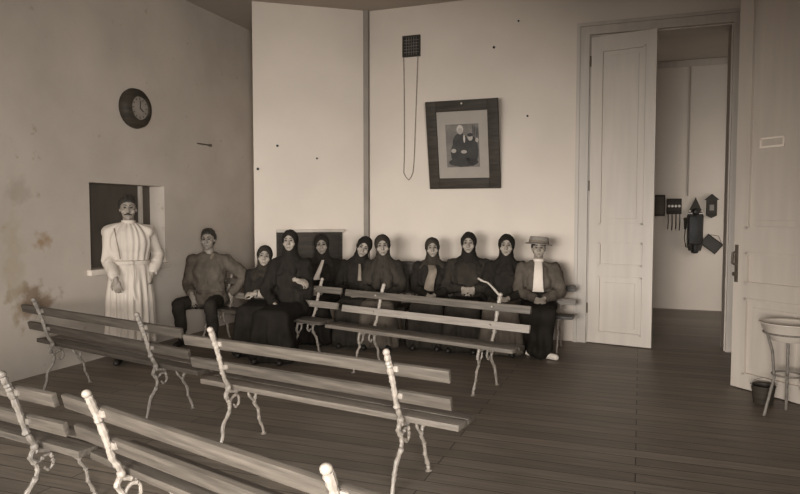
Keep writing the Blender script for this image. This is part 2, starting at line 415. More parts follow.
MB().ell((.01, -.05, H2 - .04), (.014, .014, .014), sub=2).build('hanging_ring', M_enamel, pf)

# things on the far wall
Y = YF
tb = empty('wall_telephone', (.82, Y, .95)); tag(tb, 'long dark wall telephone with pointed top in the next room', 'telephone')
q = MB()
q._add([V((x, y, z)) for y in (-.04, 0) for x, z in ((-.09, 0), (.09, 0), (.115, .1), (.12, .55), (.10, .62), (0, .85), (-.10, .62), (-.12, .55), (-.115, .1))],
       [[0, 1, 2, 3, 4, 5, 6, 7, 8], [17, 16, 15, 14, 13, 12, 11, 10, 9]] + [[i, i + 9, (i + 1) % 9 + 9, (i + 1) % 9] for i in range(9)])
q.build('back_board', M_dark, tb, False)
MB().box(-.10, .10, -.17, -.04, .10, .56, bev=.025).build('box', M_black, tb)
q = MB(); q.lathe([(0, 0), (.05, .0), (.055, .03), (.03, .06), (0, .065)], c=(0, -.08, .62), M=Matrix.Rotation(R(90), 3, 'X')); q.build('mouthpiece', M_black, tb)
q = MB()
for x in (-.09, -.03, .03, .09): q.ell((x, -.10, .63 if abs(x) > .05 else .615), (.022, .02, .02), sub=2)
q.box(-.12, .12, -.08, -.04, .585, .60); q.build('bells', M_enamel, tb)
q = MB(); q.tube([(0, -.06, .10), (0, -.06, .0)], .045, 10); q.ell((0, -.06, -.01), (.06, .05, .035), sub=2); q.build('bottom_knob', M_black, tb)
q = MB(); q.tube([(-.145, -.06, .50), (-.145, -.06, .34)], [.025, .018]); q.lathe([(0, 0), (.028, 0), (.03, .03), (0, .035)], c=(-.145, -.06, .49), seg=12)
q.tube([(-.145, -.06, .34), (-.155, -.05, .2), (-.13, -.05, .06), (-.06, -.05, .04)], .007); q.build('receiver', M_dark, tb)
ib = empty('indicator_box', (.505, Y, 1.53)); tag(ib, 'small dark signal box with four white discs and hanging cords', 'signal box')
MB().box(-.11, .11, -.09, 0, 0, .25, bev=.008).build('case', M_dark, ib)
q = MB()
for i in range(4): q.lathe([(0, 0), (.02, 0), (.02, .01), (0, .012)], c=(-.075 + i * .05, -.088, .13), seg=12, M=Matrix.Rotation(R(90), 3, 'X'))
q.build('disc', M_enamel, ib)
for i in range(4):
    x = -.085 + i * .057; q = MB(); q.tube([(x, -.04, .01), (x + .004, -.04, -.12 - .03 * (i % 3)), (x - .003, -.04, -.24 - .02 * (i % 2))], .008, 6); q.build('cord', M_dark, ib)
eb = empty('electric_box', (.29, Y, 1.50)); tag(eb, 'dark wooden box beside the door leaf on the far wall', 'box')
MB().box(-.12, .08, -.12, 0, 0, .34, bev=.01).build('case', M_dark, eb); MB().box(-.1, .06, -.13, -.118, .03, .31, bev=.004).build('lid', mat('reddish_wood', .07, .5, .3, 6, s=1.5), eb)
bx = empty('bell_box', (1.05, Y, 1.49)); tag(bx, 'small dark bell box with gabled top right of the telephone', 'box')
q = MB(); q._add([V((x, y, z)) for y in (-.08, 0) for x, z in ((-.075, .02), (0, -.02), (.075, .02), (.075, .26), (.105, .27), (-.0, .36), (-.105, .27), (-.075, .26))],
       [[0, 1, 2, 3, 4, 5, 6, 7], [15, 14, 13, 12, 11, 10, 9, 8]] + [[i, i + 8, (i + 1) % 8 + 8, (i + 1) % 8] for i in range(8)])
q.build('case', M_dark, bx, False)
q = MB(); q.box(-.03, .03, -.09, -.075, .10, .19); q.build('window', mat('dull_glass', .2, .3, .1, 5), bx, False)
wb = empty('writing_slate', (1.065, Y - .012, 1.06)); tag(wb, 'small dark writing slate hung on its corner beside the telephone', 'slate'); wb.rotation_euler = (0, R(38), 0)
MB().box(-.13, .13, -.012, 0, -.09, .09).build('slate', mat('slate_grey', .055, .7, .15, 8), wb, False)
q = MB(); q.box(-.14, -.12, -.018, .002, -.1, .1).box(.12, .14, -.018, .002, -.1, .1).box(-.12, .12, -.018, .002, .08, .1).box(-.12, .12, -.018, .002, -.1, -.08); q.build('frame', M_dark, wb, False)
q = MB().tube([(-.0, 0, .16), (-.13, -.005, .09)], .004, 5); q.tube([(0, 0, .16), (.1, -.005, .1)], .004, 5); q.build('string', M_dark, wb)

# washbasin on an iron stand by the right door, bucket below
ws = empty('washbasin', (1.075, 5.62, 0)); tag(ws, 'white enamel washbasin on an iron stand before the right door', 'washbasin')
MB().lathe([(.05, .575), (.11, .58), (.165, .64), (.19, .705), (.205, .715), (.205, .722), (.185, .718), (.155, .65), (.10, .60), (0, .595)], seg=36).build('bowl', M_enamel, ws)
for i in range(3):
    a = R(80 + 120 * i)
    q = MB(); q.tube([(.165 * math.cos(a), .165 * math.sin(a), .65), (.12 * math.cos(a), .12 * math.sin(a), .5), (.10 * math.cos(a), .10 * math.sin(a), .3), (.17 * math.cos(a), .17 * math.sin(a), .0)], .011); q.build('leg', M_irond, ws)
for rr_, zz_ in ((.17, .64), (.105, .32)):
    q = MB(); q.tube([(rr_ * math.cos(R(15 * i)), rr_ * math.sin(R(15 * i)), zz_) for i in range(25)], .008, 6); q.build('ring', M_irond, ws)
bk = empty('bucket', (.965, 5.93, 0)); tag(bk, 'small dark bucket on the floor at the foot of the right door', 'bucket')
MB().lathe([(0, .004), (.07, .004), (.09, .15), (.095, .153), (.087, .15), (.067, .015), (0, .014)], seg=24).build('pail', M_dark, bk)
q = MB(); q.tube([(.09 * math.cos(R(a)), -.02, .145 + .07 * math.sin(R(a))) for a in range(0, 181, 15)], .004, 6); q.build('bail', M_irond, bk)

# ------------------------------------------------------------------ benches
def smooth_path(pts, n=5):
    out = []
    P = [V(p) for p in pts]
    for i in range(len(P) - 1):
        p0 = P[max(i - 1, 0)]; p1 = P[i]; p2 = P[i + 1]; p3 = P[min(i + 2, len(P) - 1)]
        for k in range(n):
            t = k / n
            out.append(.5 * ((2 * p1) + (-p0 + p2) * t + (2 * p0 - 5 * p1 + 4 * p2 - p3) * t * t + (-p0 + 3 * p1 - 3 * p2 + p3) * t ** 3))
    out.append(P[-1]); return out

def support_mesh(seed):
    """branch-like cast iron end frame in the y (front +) / z plane"""
    rnd = random.Random(seed); q = MB()
    def knotty(pts, r0, r1, knots=.003):
        P = smooth_path(pts, 6); n = len(P); rad = []
        for i in range(n):
            k = rnd.random()
            rad.append((r0 + (r1 - r0) * i / (n - 1)) * rnd.uniform(.86, 1.12) + (knots * rnd.uniform(.6, 1.8) if k < .2 else 0))
            P[i] = P[i] + V((rnd.uniform(-.002, .002), rnd.uniform(-.002, .002), 0))
        q.tube(P, rad, 8)
    j = lambda a: rnd.uniform(-a, a)
    knotty([(0, -.262, .0), (j(.006), -.232, .09), (0, -.218, .17), (j(.006), -.172, .24), (0, -.160, .30), (0, -.190, .355), (0, -.168, .41), (0, -.205, .48), (0, -.226, .55), (0, -.246, .62), (0, -.270, .69), (0, -.288, .74), (0, -.312, .80)], .0115, .0175)
    q.ell((0, -.318, .812), (.021, .021, .020), sub=2)
    q.ell((0, -.170, .405), (.022, .02, .024), sub=2)
    q.ell((0, -.263, .004), (.02, .026, .008), sub=2); q.ell((0, .167, .004), (.02, .026, .008), sub=2)
    knotty([(0, .070, .375), (0, .088, .31), (0, .072, .25), (0, .108, .19), (0, .120, .12), (0, .150, .05), (0, .165, 0)], .0125, .0095)
    knotty([(0, -.172, .385), (0, -.10, .368), (0, -.04, .372), (0, .03, .365), (0, .078, .378)], .012, .012, .003)
    knotty([(0, -.165, .30), (0, -.125, .34), (0, -.085, .335), (0, -.075, .29), (0, -.10, .262), (0, -.125, .285)], .010, .007, .003)
    knotty([(0, .075, .26), (0, .04, .285), (0, .015, .33), (0, .025, .368)], .009, .008, .003)
    return q
SUP = [support_mesh(s).mesh('iron_support') for s in (1, 2, 3)]
BOLT = None
def bench(label, X, Y, ang, sign, us, l, r, wood, iron, woods=None, tip=None, zk=1.0, group='iron framed benches'):
    t = empty('bench', (X, Y, 0), R(ang) + (PI if sign < 0 else 0))
    tag(t, label, 'bench', group)
    t.scale = (1, 1, zk)
    if sign < 0: l, r, us = -r, -l, [-u for u in us]
    rnd = random.Random(len(label) + int(abs(X) * 100))
    def board(name, y0, y1, z0, z1, tilt, m):
        q = MB(); e0 = l + rnd.uniform(-.012, .012); e1 = r + rnd.uniform(-.012, .012)
        c = V(((e0 + e1) / 2, (y0 + y1) / 2, (z0 + z1) / 2)); h = V(((e1 - e0) / 2, (y1 - y0) / 2, (z1 - z0) / 2))
        q.box(-h.x, h.x, -h.y, h.y, -h.z, h.z, bev=.005)
        Mt = Matrix.Rotation(tilt, 3, 'X'); q.v = [c + Mt @ p for p in q.v]
        q.build(name, m, t)
    woods = woods or [wood] * 4
    board('back_rail', -.260, -.232, .674, .744, R(14), woods[0])
    board('back_rail', -.210, -.182, .516, .586, R(14), woods[1])
    board('seat_slat', -.135, -.028, .385, .42, 0, woods[2])
    board('seat_slat', -.008, .092, .385, .42, 0, woods[3])
    for k, u in enumerate(us):
        me = SUP[(k + int(abs(X) * 10)) % 3].copy(); s = link('iron_support', me, iron, t)
        s.location = (u, 0, 0)
        for (y, z) in ((-.222, .715), (-.172, .555)):
            for dx in (.028,):
                b = MB(); b.box(dx - .014, dx + .014, y - .052, y - .022, z - .016, z + .016, bev=.005); b.box(-.01, dx, y - .05, y - .03, z - .012, z + .012, bev=.004)
                b.tube([(dx, y - .02, z), (dx, y + .012, z)], .009, 8)
                b.build('bolt', iron, s)
        if tip is not None and abs(u - tip) < .01:
            q = MB(); q.tube(smooth_path([(0, -.312, .80), (.06, -.31, .86), (.12, -.30, .915), (.16, -.295, .925), (.215, -.29, .95)], 3), [.011] * 4 + [.008] * 6 + [.010] * 3, 8); q.build('bent_arm', iron, s)
    return t
bench('dark slatted bench against the left wall, in front of the man in white', -3.372, 4.052, -13.4, 1, [.03, -1.41], -1.742, .455, M_woodd, M_irond, [M_woodd, M_woodd, M_woodd, M_wood])
bench('slatted wooden bench in the middle row, its right end nearest the picture centre', -1.23, 3.50, -10.2, 1, [.035, -1.275], -1.58, .37, M_wood, M_iron, [M_wood, M_wood, M_woodl, M_wood])
bench('nearest bench at the bottom edge, cut off by the frame', -.79, 2.02, -15.9, 1, [0.01, -1.36], -1.685, .45, M_wood, M_iron, zk=.968)
bench('bench at the bottom left corner, cut off by the left edge', -2.787, 2.513, -8, 1, [0.015, -1.5], -1.85, .30, M_wood, M_irond, zk=.97)
bench('pale railed bench facing the viewer before the women, a bent arm on its right support', -1.261, 5.49, -16, -1, [0, -1.33], -1.775, .336, M_woodl, M_iron, [M_wood, mat('palest_wood', .27, .5, .2, 3.0, (1.2, 16, 16), bump=.2), M_woodd, M_woodl], tip=0)
bench('bench facing the viewer with a man and two women seated on it', -3.395, 6.16, -15.3, -1, [0, -1.5], -1.86, .345, M_wood, M_iron, [M_wood, M_woodl, M_woodd, M_wood])
bench('bench along the back wall, its rails ending beside the woman in the straw hat', -1.0, 7.43, 0, -1, [.16, -1.45], -1.74, .33, M_woodd, M_iron, [M_woodd, M_woodl, M_woodd, M_woodd], zk=.96)
# plain bench under the two women by the corner
pb = empty('plain_bench', (-3.36, 7.20, 0), R(3)); tag(pb, 'plain backless wooden bench under the two women by the corner', 'bench')
MB().box(-.48, .48, -.13, .10, .385, .42, bev=.006).build('seat', M_woodd, pb)
for x in (-.36, .36): MB().box(x - .02, x + .02, -.12, .12, 0, .385, bev=.005).build('leg', M_woodd, pb)
# solid back chair
ch = empty('chair', (-2.80, 7.32, 0), R(2)); tag(ch, 'dark wooden chair with a solid back beside the back wall', 'chair')
MB().box(-.21, .21, -.19, .21, .40, .435, bev=.008).build('seat', M_dark, ch)
MB().box(-.215, .215, .215, .24, .56, .955, bev=.008).build('backrest', M_dark, ch)
for sx in (-1, 1):
    MB().box(sx * .2 - .018, sx * .2 + .018, -.18, -.145, 0, .40, bev=.004).build('leg', M_dark, ch)
    MB().box(sx * .2 - .018, sx * .2 + .018, .19, .225, 0, .95, bev=.004).build('leg', M_dark, ch)

# ------------------------------------------------------------------ people
def ik(S, W, la, lb, pole):
    d = W - S; L = d.length
    if L > (la + lb) * .985: W = S + d.normalized() * (la + lb) * .985; d = W - S; L = d.length
    a = (la * la - lb * lb + L * L) / (2 * L); h = math.sqrt(max(la * la - a * a, 0))
    n = d.normalized(); p = pole - n * pole.dot(n); p.normalize()
    return S + n * a + p * h, W

def frame(fwd, nrm_):
    y = V(fwd).normalized(); z = (V(nrm_) - y * V(nrm_).dot(y)).normalized(); x = y.cross(z)
    return Matrix((x, y, z)).transposed()        # columns x (across), y (fingers), z (back of hand)

def hand(mb, W, fwd, nrm_, thumb, k=1.0, curl=35):
    F = frame(fwd, nrm_)
    P = lambda x, y, z: W + F @ V((x * k, y * k, z * k))
    mb.ell(P(0, .048, 0), (.040 * k, .052 * k, .016 * k), M=F, sub=3)
    mb.cap(P(0, -.02, 0), .024 * k, P(0, .03, 0), .024 * k)
    for i, (x, ln) in enumerate(((-.031, .066), (-.0105, .076), (.0105, .072), (.031, .056))):
        x *= thumb * -1
        a = R(8); p = P(x, .085 - abs(x) * .25, .002); pr = .0086
        spread = x * .9
        for seg, fr in enumerate((.45, .32, .23)):
            a += R(curl * (.7 if seg == 0 else 1))
            d = F @ V((spread * 1.2, math.cos(a), -math.sin(a)))
            q2 = p + d * ln * fr * k * 1.05
            mb.cap(p, pr * k, q2, (pr - .0008) * k, 8); p = q2; pr -= .0006
    b = P(thumb * .026, .018, -.004)
    m1 = P(thumb * .058, .052, -.016); m2 = P(thumb * .056, .085, -.026)
    mb.cap(b, .0135 * k, m1, .0105 * k, 8); mb.cap(m1, .0105 * k, m2, .0085 * k, 8)

def noise_push(me, amp, sc, zs=1.0, ax=None):
    nn = [v.normal.copy() for v in me.vertices]
    for v, n in zip(me.vertices, nn):
        p = V((v.co.x * sc, v.co.y * sc, v.co.z * sc * zs))
        v.co += n * amp * (noise.noise(p) + .5 * noise.noise(p * 2.3))

def cut(me, test):
    bm = bmesh.new(); bm.from_mesh(me)
    kill = [f for f in bm.faces if test(f.calc_center_median())]
    bmesh.ops.delete(bm, geom=kill, context='FACES')
    # smooth the rim a little
    for _ in range(3):
        mv = {}
        for v in bm.verts:
            if v.is_boundary:
                nb = [e.other_vert(v).co for e in v.link_edges if e.is_boundary]
                if len(nb) == 2: mv[v] = v.co * .4 + (nb[0] + nb[1]) * .3
        for v, c in mv.items(): v.co = c
    bm.to_mesh(me); bm.free(); me.update()

def thick(o, t):
    m = o.modifiers.new('thickness', 'SOLIDIFY'); m.thickness = t; m.offset = 0

def person(label, loc, rz, toes=None, seat=.42, top=1.33, yaw=0, roll=0, nod=0, lean=0, side=0, sex='f', skin=None, stand=None,
           hands=None, coat=None, skirt=None, scarf=None, width=1.0, poles=None, headk=1.0, knees=None, feet=None, extra=None, group=None, handdir=None, curl=40):
    skin = skin or M_skin
    if stand: 
        Hz = .53 * stand; s = (stand - Hz) / .78 
    else:
        Hz = seat + .085; s = (top - Hz) / .775
    wd = width * (1.06 if sex == 'm' else 1.0) * max(min(s, 1.05), .9)
    H = V((0, 0, Hz))
    t = V((math.sin(R(side)), -math.sin(R(lean)), 0)); t.z = math.sqrt(1 - t.x ** 2 - t.y ** 2)
    C = H + t * .27 * s; SH = H + t * .448 * s; NB = H + t * .47 * s
    hk = .97 * headk * max(min(s, 1.04), .92)
    HM = Matrix.Rotation(R(yaw), 3, 'Z') @ Matrix.Rotation(R(roll), 3, 'Y') @ Matrix.Rotation(R(nod), 3, 'X')
    HC = NB + V((0, 0, .02)) + (HM @ V((0, -.014, .150 * s)))
    hp = lambda x, y, z: HC + HM @ V((x * hk, y * hk, z * hk))
    he = lambda mb, c, r, sub=3: mb.ell(hp(*c), tuple(q * hk for q in r), M=HM, sub=sub)
    b = MB()
    # head
    he(b, (0, .012, .028), (.076, .094, .094)); he(b, (0, -.022, -.045), (.061, .064, .072)); he(b, (0, -.058, -.092), (.024, .024, .024), 2)
    for e in (-1, 1):
        he(b, (e * .042, -.052, -.025), (.028, .028, .028), 2)
        he(b, (e * .077, .012, -.005), (.010, .02, .032), 2)
        he(b, (e * .030, -.074, .036), (.028, .014, .010), 2)
    b.cap(hp(0, -.082, .022), .010 * hk, hp(0, -.104, -.022), .0145 * hk, 10); he(b, (-.012, -.092, -.026), (.010, .010, .008), 2); he(b, (.012, -.092, -.026), (.010, .010, .008), 2)
    he(b, (0, -.078, -.060), (.024, .014, .012), 2)
    b.cap(NB - t * .03, .056 * wd, hp(0, .012, -.05), .052 * hk)
    # torso
    b.ell(C + V((0, .0, .03)), (.150 * wd, .100 * wd, .18 * s)); b.ell(H + t * .10 * s, (.135 * wd, .10 * wd, .15 * s)); b.ell(H, (.16 * wd, .12 * wd, .12))
    sx = .165 * wd
    J = {}
    for e in (-1, 1): J[e] = SH + V((e * sx, .005, -.036 * s))
    b.cap(J[-1], .05 * s, J[1], .05 * s); 
    # arms
    la, lb = .275 * s, .245 * s
    EL, WR = {}, {}
    hands = hands or {-1: V((-.05, -.24, seat + .19)), 1: V((.06, -.25, seat + .18))}
    for e in (-1, 1):
        po = (poles or {}).get(e, V((e * 1.0, .35, -.6)))
        EL[e], WR[e] = ik(J[e], V(hands[e]), la, lb, po)
        b.cap(J[e], .046 * s, EL[e], .038 * s); b.cap(EL[e], .038 * s, WR[e], .026 * s)
        d = (WR[e] - EL[e]).normalized()
        fw, nr = (handdir or {}).get(e, (d + V((-e * .35, -.1, -.15)), V((0, -.45, 1))))
        hand(b, WR[e] + V(fw).normalized() * .015, fw, nr, -e, .98 * max(s, .92), curl)
    # legs
    KN, FT = {}, {}
    for e in (-1, 1):
        hj = H + V((e * .085 * wd, 0, -.01))
        if stand: KN[e] = V((e * .10, -.015, Hz * .53)); FT[e] = V((e * .115, .02, .085))
        else: KN[e] = V((e * .115, -.43 * max(s, .9), seat + .055)); FT[e] = V((e * .12, -.40 * max(s, .9), .085))
        if knees and e in knees: KN[e] = V(knees[e])
        if feet and e in feet: FT[e] = V(feet[e])
        b.cap(hj, .078, KN[e], .055); b.cap(KN[e], .054, FT[e], .036); td = (toes or {}).get(e, V((e * .02, -.15, 0))); b.cap(FT[e] + V((0, .02, -.05)), .032, FT[e] + td + V((0, .01, -.06)), .024)
    me = remesh(b, .0062, 2, .5)
    Hi = HM.transposed()
    for v in me.vertices:       # eye sockets
        q = (Hi @ (v.co - HC)) / hk
        if q.y < -.03 and abs(q.z) < .06:
            for e in (-1, 1):
                dd = ((q.x - e * .031) / .020) ** 2 + ((q.z - .014) / .013) ** 2
                if dd < 4: v.co += HM @ V((0, .012 * hk * math.exp(-dd), 0))
    o = link('person', me, skin, None, True, 0)
    o.location = loc; o.rotation_euler = (0, 0, R(rz)); tag(o, label, 'person', group)
    # face details
    for e in (-1, 1):
        q = MB(); he(q, (e * .031, -.072, .014), (.0135, .0115, .0075), 2); q.build('eye', M_eye, o)
    q = MB()
    for e in (-1, 1): q.cap(hp(e * .014, -.091, .040), .0042 * hk, hp(e * .047, -.078, .040), .0034 * hk, 6)
    q.build('eyebrows', M_hair, o)
    q = MB(); he(q, (0, -.0895, -.060), (.021, .006, .0055), 2); q.build('mouth', M_lip, o)
    # shoes
    sm = (extra or {}).get('shoes', M_black)
    for e in (-1, 1):
        q = MB(); f0 = FT[e]; q.cap(f0 + V((0, .03, -.045)), .043, f0 + (toes or {}).get(e, V((e * .02, -.15, 0))) + V((0, 0, -.052)), .034); q.cap(f0 + V((0, .01, .05)), .05, f0 + V((0, .01, -.03)), .045)
        me = remesh(q, .011, 2)
        for v in me.vertices: v.co.z = max(v.co.z, .004)
        link('shoe', me, sm, o, True, 0)
    ctx = dict(o=o, H=H, t=t, C=C, SH=SH, NB=NB, J=J, EL=EL, WR=WR, KN=KN, FT=FT, s=s, wd=wd, hp=hp, he=he, HM=HM, HC=HC, hk=hk, seat=seat)
    if coat: make_coat(ctx, coat, sex, name=(extra or {}).get('coatname', 'jacket'), tail=(extra or {}).get('tail', .0), slv=(extra or {}).get('slv', 1.0))
    if skirt: make_skirt(ctx, skirt)
    if scarf: make_scarf(ctx, scarf, (extra or {}).get('drape', .2), (extra or {}).get('dropz', .0))
    return ctx

def make_coat(c, m, sex, name='jacket', tail=0.0, slv=1.0):
    q = MB(); s, wd = c['s'], c['wd']; H, C, SH, NB, t = c['H'], c['C'], c['SH'], c['NB'], c['t']
    q.ell(C + V((0, 0, .03)), (.180 * wd, .132 * wd, .20 * s)); q.ell(H + t * .12 * s, (.162 * wd, .128 * wd, .17 * s)); q.ell(H + V((0, 0, .01)), (.195 * wd, .160 * wd, .13))
    if sex == 'f':
        for e in (-1, 1): q.ell(C + V((e * .06 * wd, -.072 * wd, .0)), (.085, .065, .10))
    for e in (-1, 1):
        q.cap(NB - t * .02, .072 * s, c['J'][e] + V((0, 0, -.005)), .064 * s)
        d = (c['WR'][e] - c['EL'][e]).normalized()
        q.cap(c['J'][e], .070 * s * slv, c['EL'][e], .060 * s * slv); q.cap(c['EL'][e], .060 * s * slv, c['WR'][e] - d * .035, .044 * s * slv)
    me = remesh(q, .011, 4)
    noise_push(me, .013, 11, .5); noise_push(me, .007, 24, .6)
    link(name, me, m, c['o'], True, 0)
    for e in (-1, 1):
        d = (c['WR'][e] - c['EL'][e]).normalized(); p = c['WR'][e] - d * .005
        k = MB(); k.tube([p - d * .035, p], [.044 * s * slv, .042 * s * slv], 14); k.build('cuff', m, c['o'])

def make_skirt(c, m):
    q = MB(); H = c['H']; wd = c['wd']
    q.ell(H + V((0, 0, .0)), (.21 * wd, .17 * wd, .125))
    kn, ft = c['KN'], c['FT']
    for a in (0, .25, .5, .75, 1):
        k = kn[-1].lerp(kn[1], a); f_ = ft[-1].lerp(ft[1], a)
        hj = H + V(((a - .5) * .18 * wd, 0, -.005))
        q.cap(hj, .10, k, .082); q.cap(k, .085, V((f_.x * 1.28, f_.y - .03, .09)), .105)
        q.cap(k.lerp(hj, .25), .08, V((f_.x * 1.2, f_.y + .05, .12)), .10)
    me = remesh(q, .013, 5)
    for v in me.vertices: v.co.z = max(v.co.z, .006 + .012 * noise.noise(v.co * 9))
    nn = [v.normal.copy() for v in me.vertices]
    for v, n in zip(me.vertices, nn):
        a = max(0, min(1, (c['seat'] + .05 - v.co.z) / .35))
        v.co += V((n.x, n.y, 0)) * (.016 * a * math.sin(v.co.x * 58 + 2.5 * noise.noise(v.co * 4)) + .010 * noise.noise(V((v.co.x * 14, v.co.y * 14, v.co.z * 6))))
    link('skirt', me, m, c['o'], True, 0)

def make_scarf(c, m, drape=.2, dropz=0):
    q = MB(); he, hp, s, wd = c['he'], c['hp'], c['s'], c['wd']
    he(q, (0, .014, .026), (.092, .112, .110)); he(q, (0, -.008, -.055), (.076, .082, .085)); he(q, (0, .07, -.06), (.075, .07, .10))
    q.cap(hp(0, .0, -.05), .072 * c['hk'], c['NB'] + V((0, -.005, -.02)), .098 * s)
    for e in (-1, 1):
        q.cap(c['NB'] + V((e * .02, .0, -.015)), .088 * s, c['J'][e].lerp(c['NB'], .38) + V((0, -.01, -.035)), .068 * s)
    if drape > 0:
        for e in (-1, 0, 1): q.cap(c['NB'] + V((e * .03, -.04, -.04)), .065 * s, c['C'] + V((e * .075, -.10, .13 - dropz - .04 * abs(e))), .04)
    me = remesh(q, .0085, 3)
    noise_push(me, .006, 17)
    Hi = c['HM'].transposed(); HC = c['HC']; hk = c['hk']
    def face(p):
        u = (Hi @ (p - HC)) / hk
        return u.y < -.012 and (u.x / .062) ** 2 + ((u.z + .012) / .088) ** 2 < 1
    cut(me, face)
    o = link('headscarf', me, m, c['o'], True, 0); thick(o, .008)
    return o

def make_hair(c, m, line=.055, low=-.05, bulk=1.07, name='hair', nape=-.07):
    q = MB(); c['he'](q, (0, .016, .034), (.079 * bulk, .097 * bulk, .096 * bulk)); c['he'](q, (0, .05, -.02), (.066, .058, .06))
    me = remesh(q, .007, 1); noise_push(me, .010, 32)
    Hi = c['HM'].transposed(); HC = c['HC']; hk = c['hk']
    def off(p):
        u = (Hi @ (p - HC)) / hk
        if u.y < -.03: return u.z < line + .006 - (u.x / .07) ** 2 * .03 + .012 * noise.noise(u * 45)
        if u.y < .02: return u.z < low + .05 + (line - low - .05) * max(0, (-.0 - u.y) / .03) - .02
        return u.z < nape
    cut(me, off); o = link(name, me, m, c['o'], True, 0); thick(o, .01); return o

def strip(c, pts, w0, w1, m, name, label=None, th=.012):
    """a flat cloth strip following pts (local)"""
    q = MB(); P = smooth_path(pts, 4); n = len(P); rr = []
    for i, p in enumerate(P):
        w_ = w0 + (w1 - w0) * i / (n - 1)
        rr.append([p + V((math.cos(a) * w_, math.sin(a) * th, 0)) for a in [2 * PI * k / 10 for k in range(10)]])
    q.rings(rr); o = q.build(name, m, c['o'])
    if label: o['label'] = label
    return o

SEATL = 'people seated along the benches'
# --- man in white gown by the hatch
p = person('man in a long white gown standing by the dark wall hatch', (-4.93, 5.30, 0), 40, stand=1.74, sex='m', skin=M_skind, yaw=2, nod=2,
           hands={-1: V((-.12, -.23, .90)), 1: V((.215, -.03, .93))}, poles={-1: V((-.45, .9, 0)), 1: V((.5, 1, .1))},
           handdir={-1: (V((.22, -.15, -1)), V((-.2, -1, .1))), 1: (V((-.1, -.25, -1)), V((1, -.2, .1)))}, curl=32)
s, wd = p['s'], p['wd']
q = MB()
q.loft([(V((0, 0, .22)), .255, .20), (V((0, 0, .5)), .235, .19), (V((0, 0, .8)), .215, .175), (V((0, 0, 1.0)), .195, .155), (V((0, 0, 1.06)), .18, .14), (V((0, 0, 1.12)), .19, .15), (V((0, 0, 1.25)), .195, .15)])
q.ell(p['C'] + V((0, 0, .04)), (.20 * wd, .150 * wd, .21 * s))
for e in (-1, 1):
    q.cap(p['NB'] - V((0, 0, .02)), .068, p['J'][e], .075)
    d = (p['WR'][e] - p['EL'][e]).normalized()
    q.cap(p['J'][e], .066, p['EL'][e], .068); q.cap(p['EL'][e], .071, p['WR'][e] - d * .05, .062)
me = remesh(q, .010, 4)
nn = [v.normal.copy() for v in me.vertices]
for v, n in zip(me.vertices, nn):
    th = math.atan2(v.co.y, v.co.x)
    a = min(1, max(0, (1.06 - v.co.z) / .4)) if v.co.z < 1.06 else .45
    v.co += n * (.013 * a * math.sin(th * 17 + 2.0 * noise.noise(V((th * 2, v.co.z * 1.5, 0)))) + .010 * noise.noise(V((v.co.x * 9, v.co.y * 9, v.co.z * 4))))
    if v.co.z < .235: v.co.z = .222 + .01 * math.sin(th * 9)
link('gown', me, M_gown, p['o'], True, 0)
q = MB()
q.rings([[V((math.cos(a) * rx, math.sin(a) * ry, z)) for a in [2 * PI * k / 40 for k in range(40)]] for rx, ry, z in ((.18, .14, 1.025), (.207, .167, 1.03), (.209, .169, 1.065), (.18, .14, 1.07))])
q.build('belt', M_gown, p['o'])
q = MB(); q.tube(smooth_path([(.03, -.172, 1.05), (.05, -.19, .95), (.04, -.20, .80), (.06, -.205, .68)], 4), .011, 6); q.ell((.03, -.172, 1.05), (.028, .02, .022), sub=2); q.build('belt_tie', M_gown, p['o'])
q = MB(); q.lathe([(.058, -.03), (.070, -.03), (.068, .045), (.058, .045)], c=p['NB'] + V((0, -.006, .015)), seg=24); q.build('collar', M_gown, p['o'])
for e in (-1, 1):
    d = (p['WR'][e] - p['EL'][e]).normalized(); w_ = p['WR'][e]; k = MB(); k.tube([w_ - d * .07, w_ - d * .01], [.062, .05], 14); k.build('cuff', M_gown, p['o'])
    k = MB(); k.cap(V((e * .10, 0, .5)), .085, V((e * .115, .02, .09)), .07); k.build('trouser_leg', C_char, p['o'])
make_hair(p, M_hair, .070, -.045, 1.08)
q = MB()
for e in (-1, 1): q.cap(p['hp'](e * .004, -.098, -.046), .0085, p['hp'](e * .034, -.078, -.056), .005, 8)
q.build('moustache', M_hair, p['o'])
q = MB(); q.tube(smooth_path([p['C'] + V((-.13, -.10, .19)), p['C'] + V((-.10, -.150, .05)), p['C'] + V((-.075, -.155, -.12))], 4), .006, 6); q.build('seam', C_mid, p['o'])

# --- seated man in grey shirt
p = person('bareheaded man in a faded grey shirt seated below the left wall', (-4.90, 6.60, 0), 20, seat=.42, top=1.385, sex='m', skin=M_skind, yaw=0, nod=3, lean=4, width=1.06,
           hands={-1: V((-.15, -.25, .60)), 1: V((.27, -.10, .58))}, poles={-1: V((-.5, .8, -.2)), 1: V((1, .35, .1))}, knees={-1: V((-.26, -.40, .49)), 1: V((.12, -.42, .48))}, feet={-1: V((-.24, -.36, .085)), 1: V((.14, -.38, .085))},
           handdir={-1: (V((.25, -.5, -.85)), V((-.2, -.8, .6))), 1: (V((.25, -.1, -1)), V((1, -.1, .2)))}, curl=30, coat=C_shirt, extra=dict(coatname='shirt', slv=1.08))
q = MB(); H = p['H']
q.ell(H + V((0, -.01, -.02)), (.19, .17, .12))
for e in (-1, 1):
    q.cap(H + V((e * .09, 0, -.01)), .10, p['KN'][e], .078); q.cap(p['KN'][e], .078, p['FT'][e] + V((0, 0, .12)), .066)
me = remesh(q, .012, 4); noise_push(me, .010, 13); link('trousers', me, C_char, p['o'], True, 0)
q = MB(); q.ell(H + V((0, -.015, .05)), (.205, .185, .11)); 
for e in (-1, 1): q.cap(H + V((e * .09, -.02, .01)), .115, H.lerp(p['KN'][e], .38) + V((0, 0, .01)), .098)
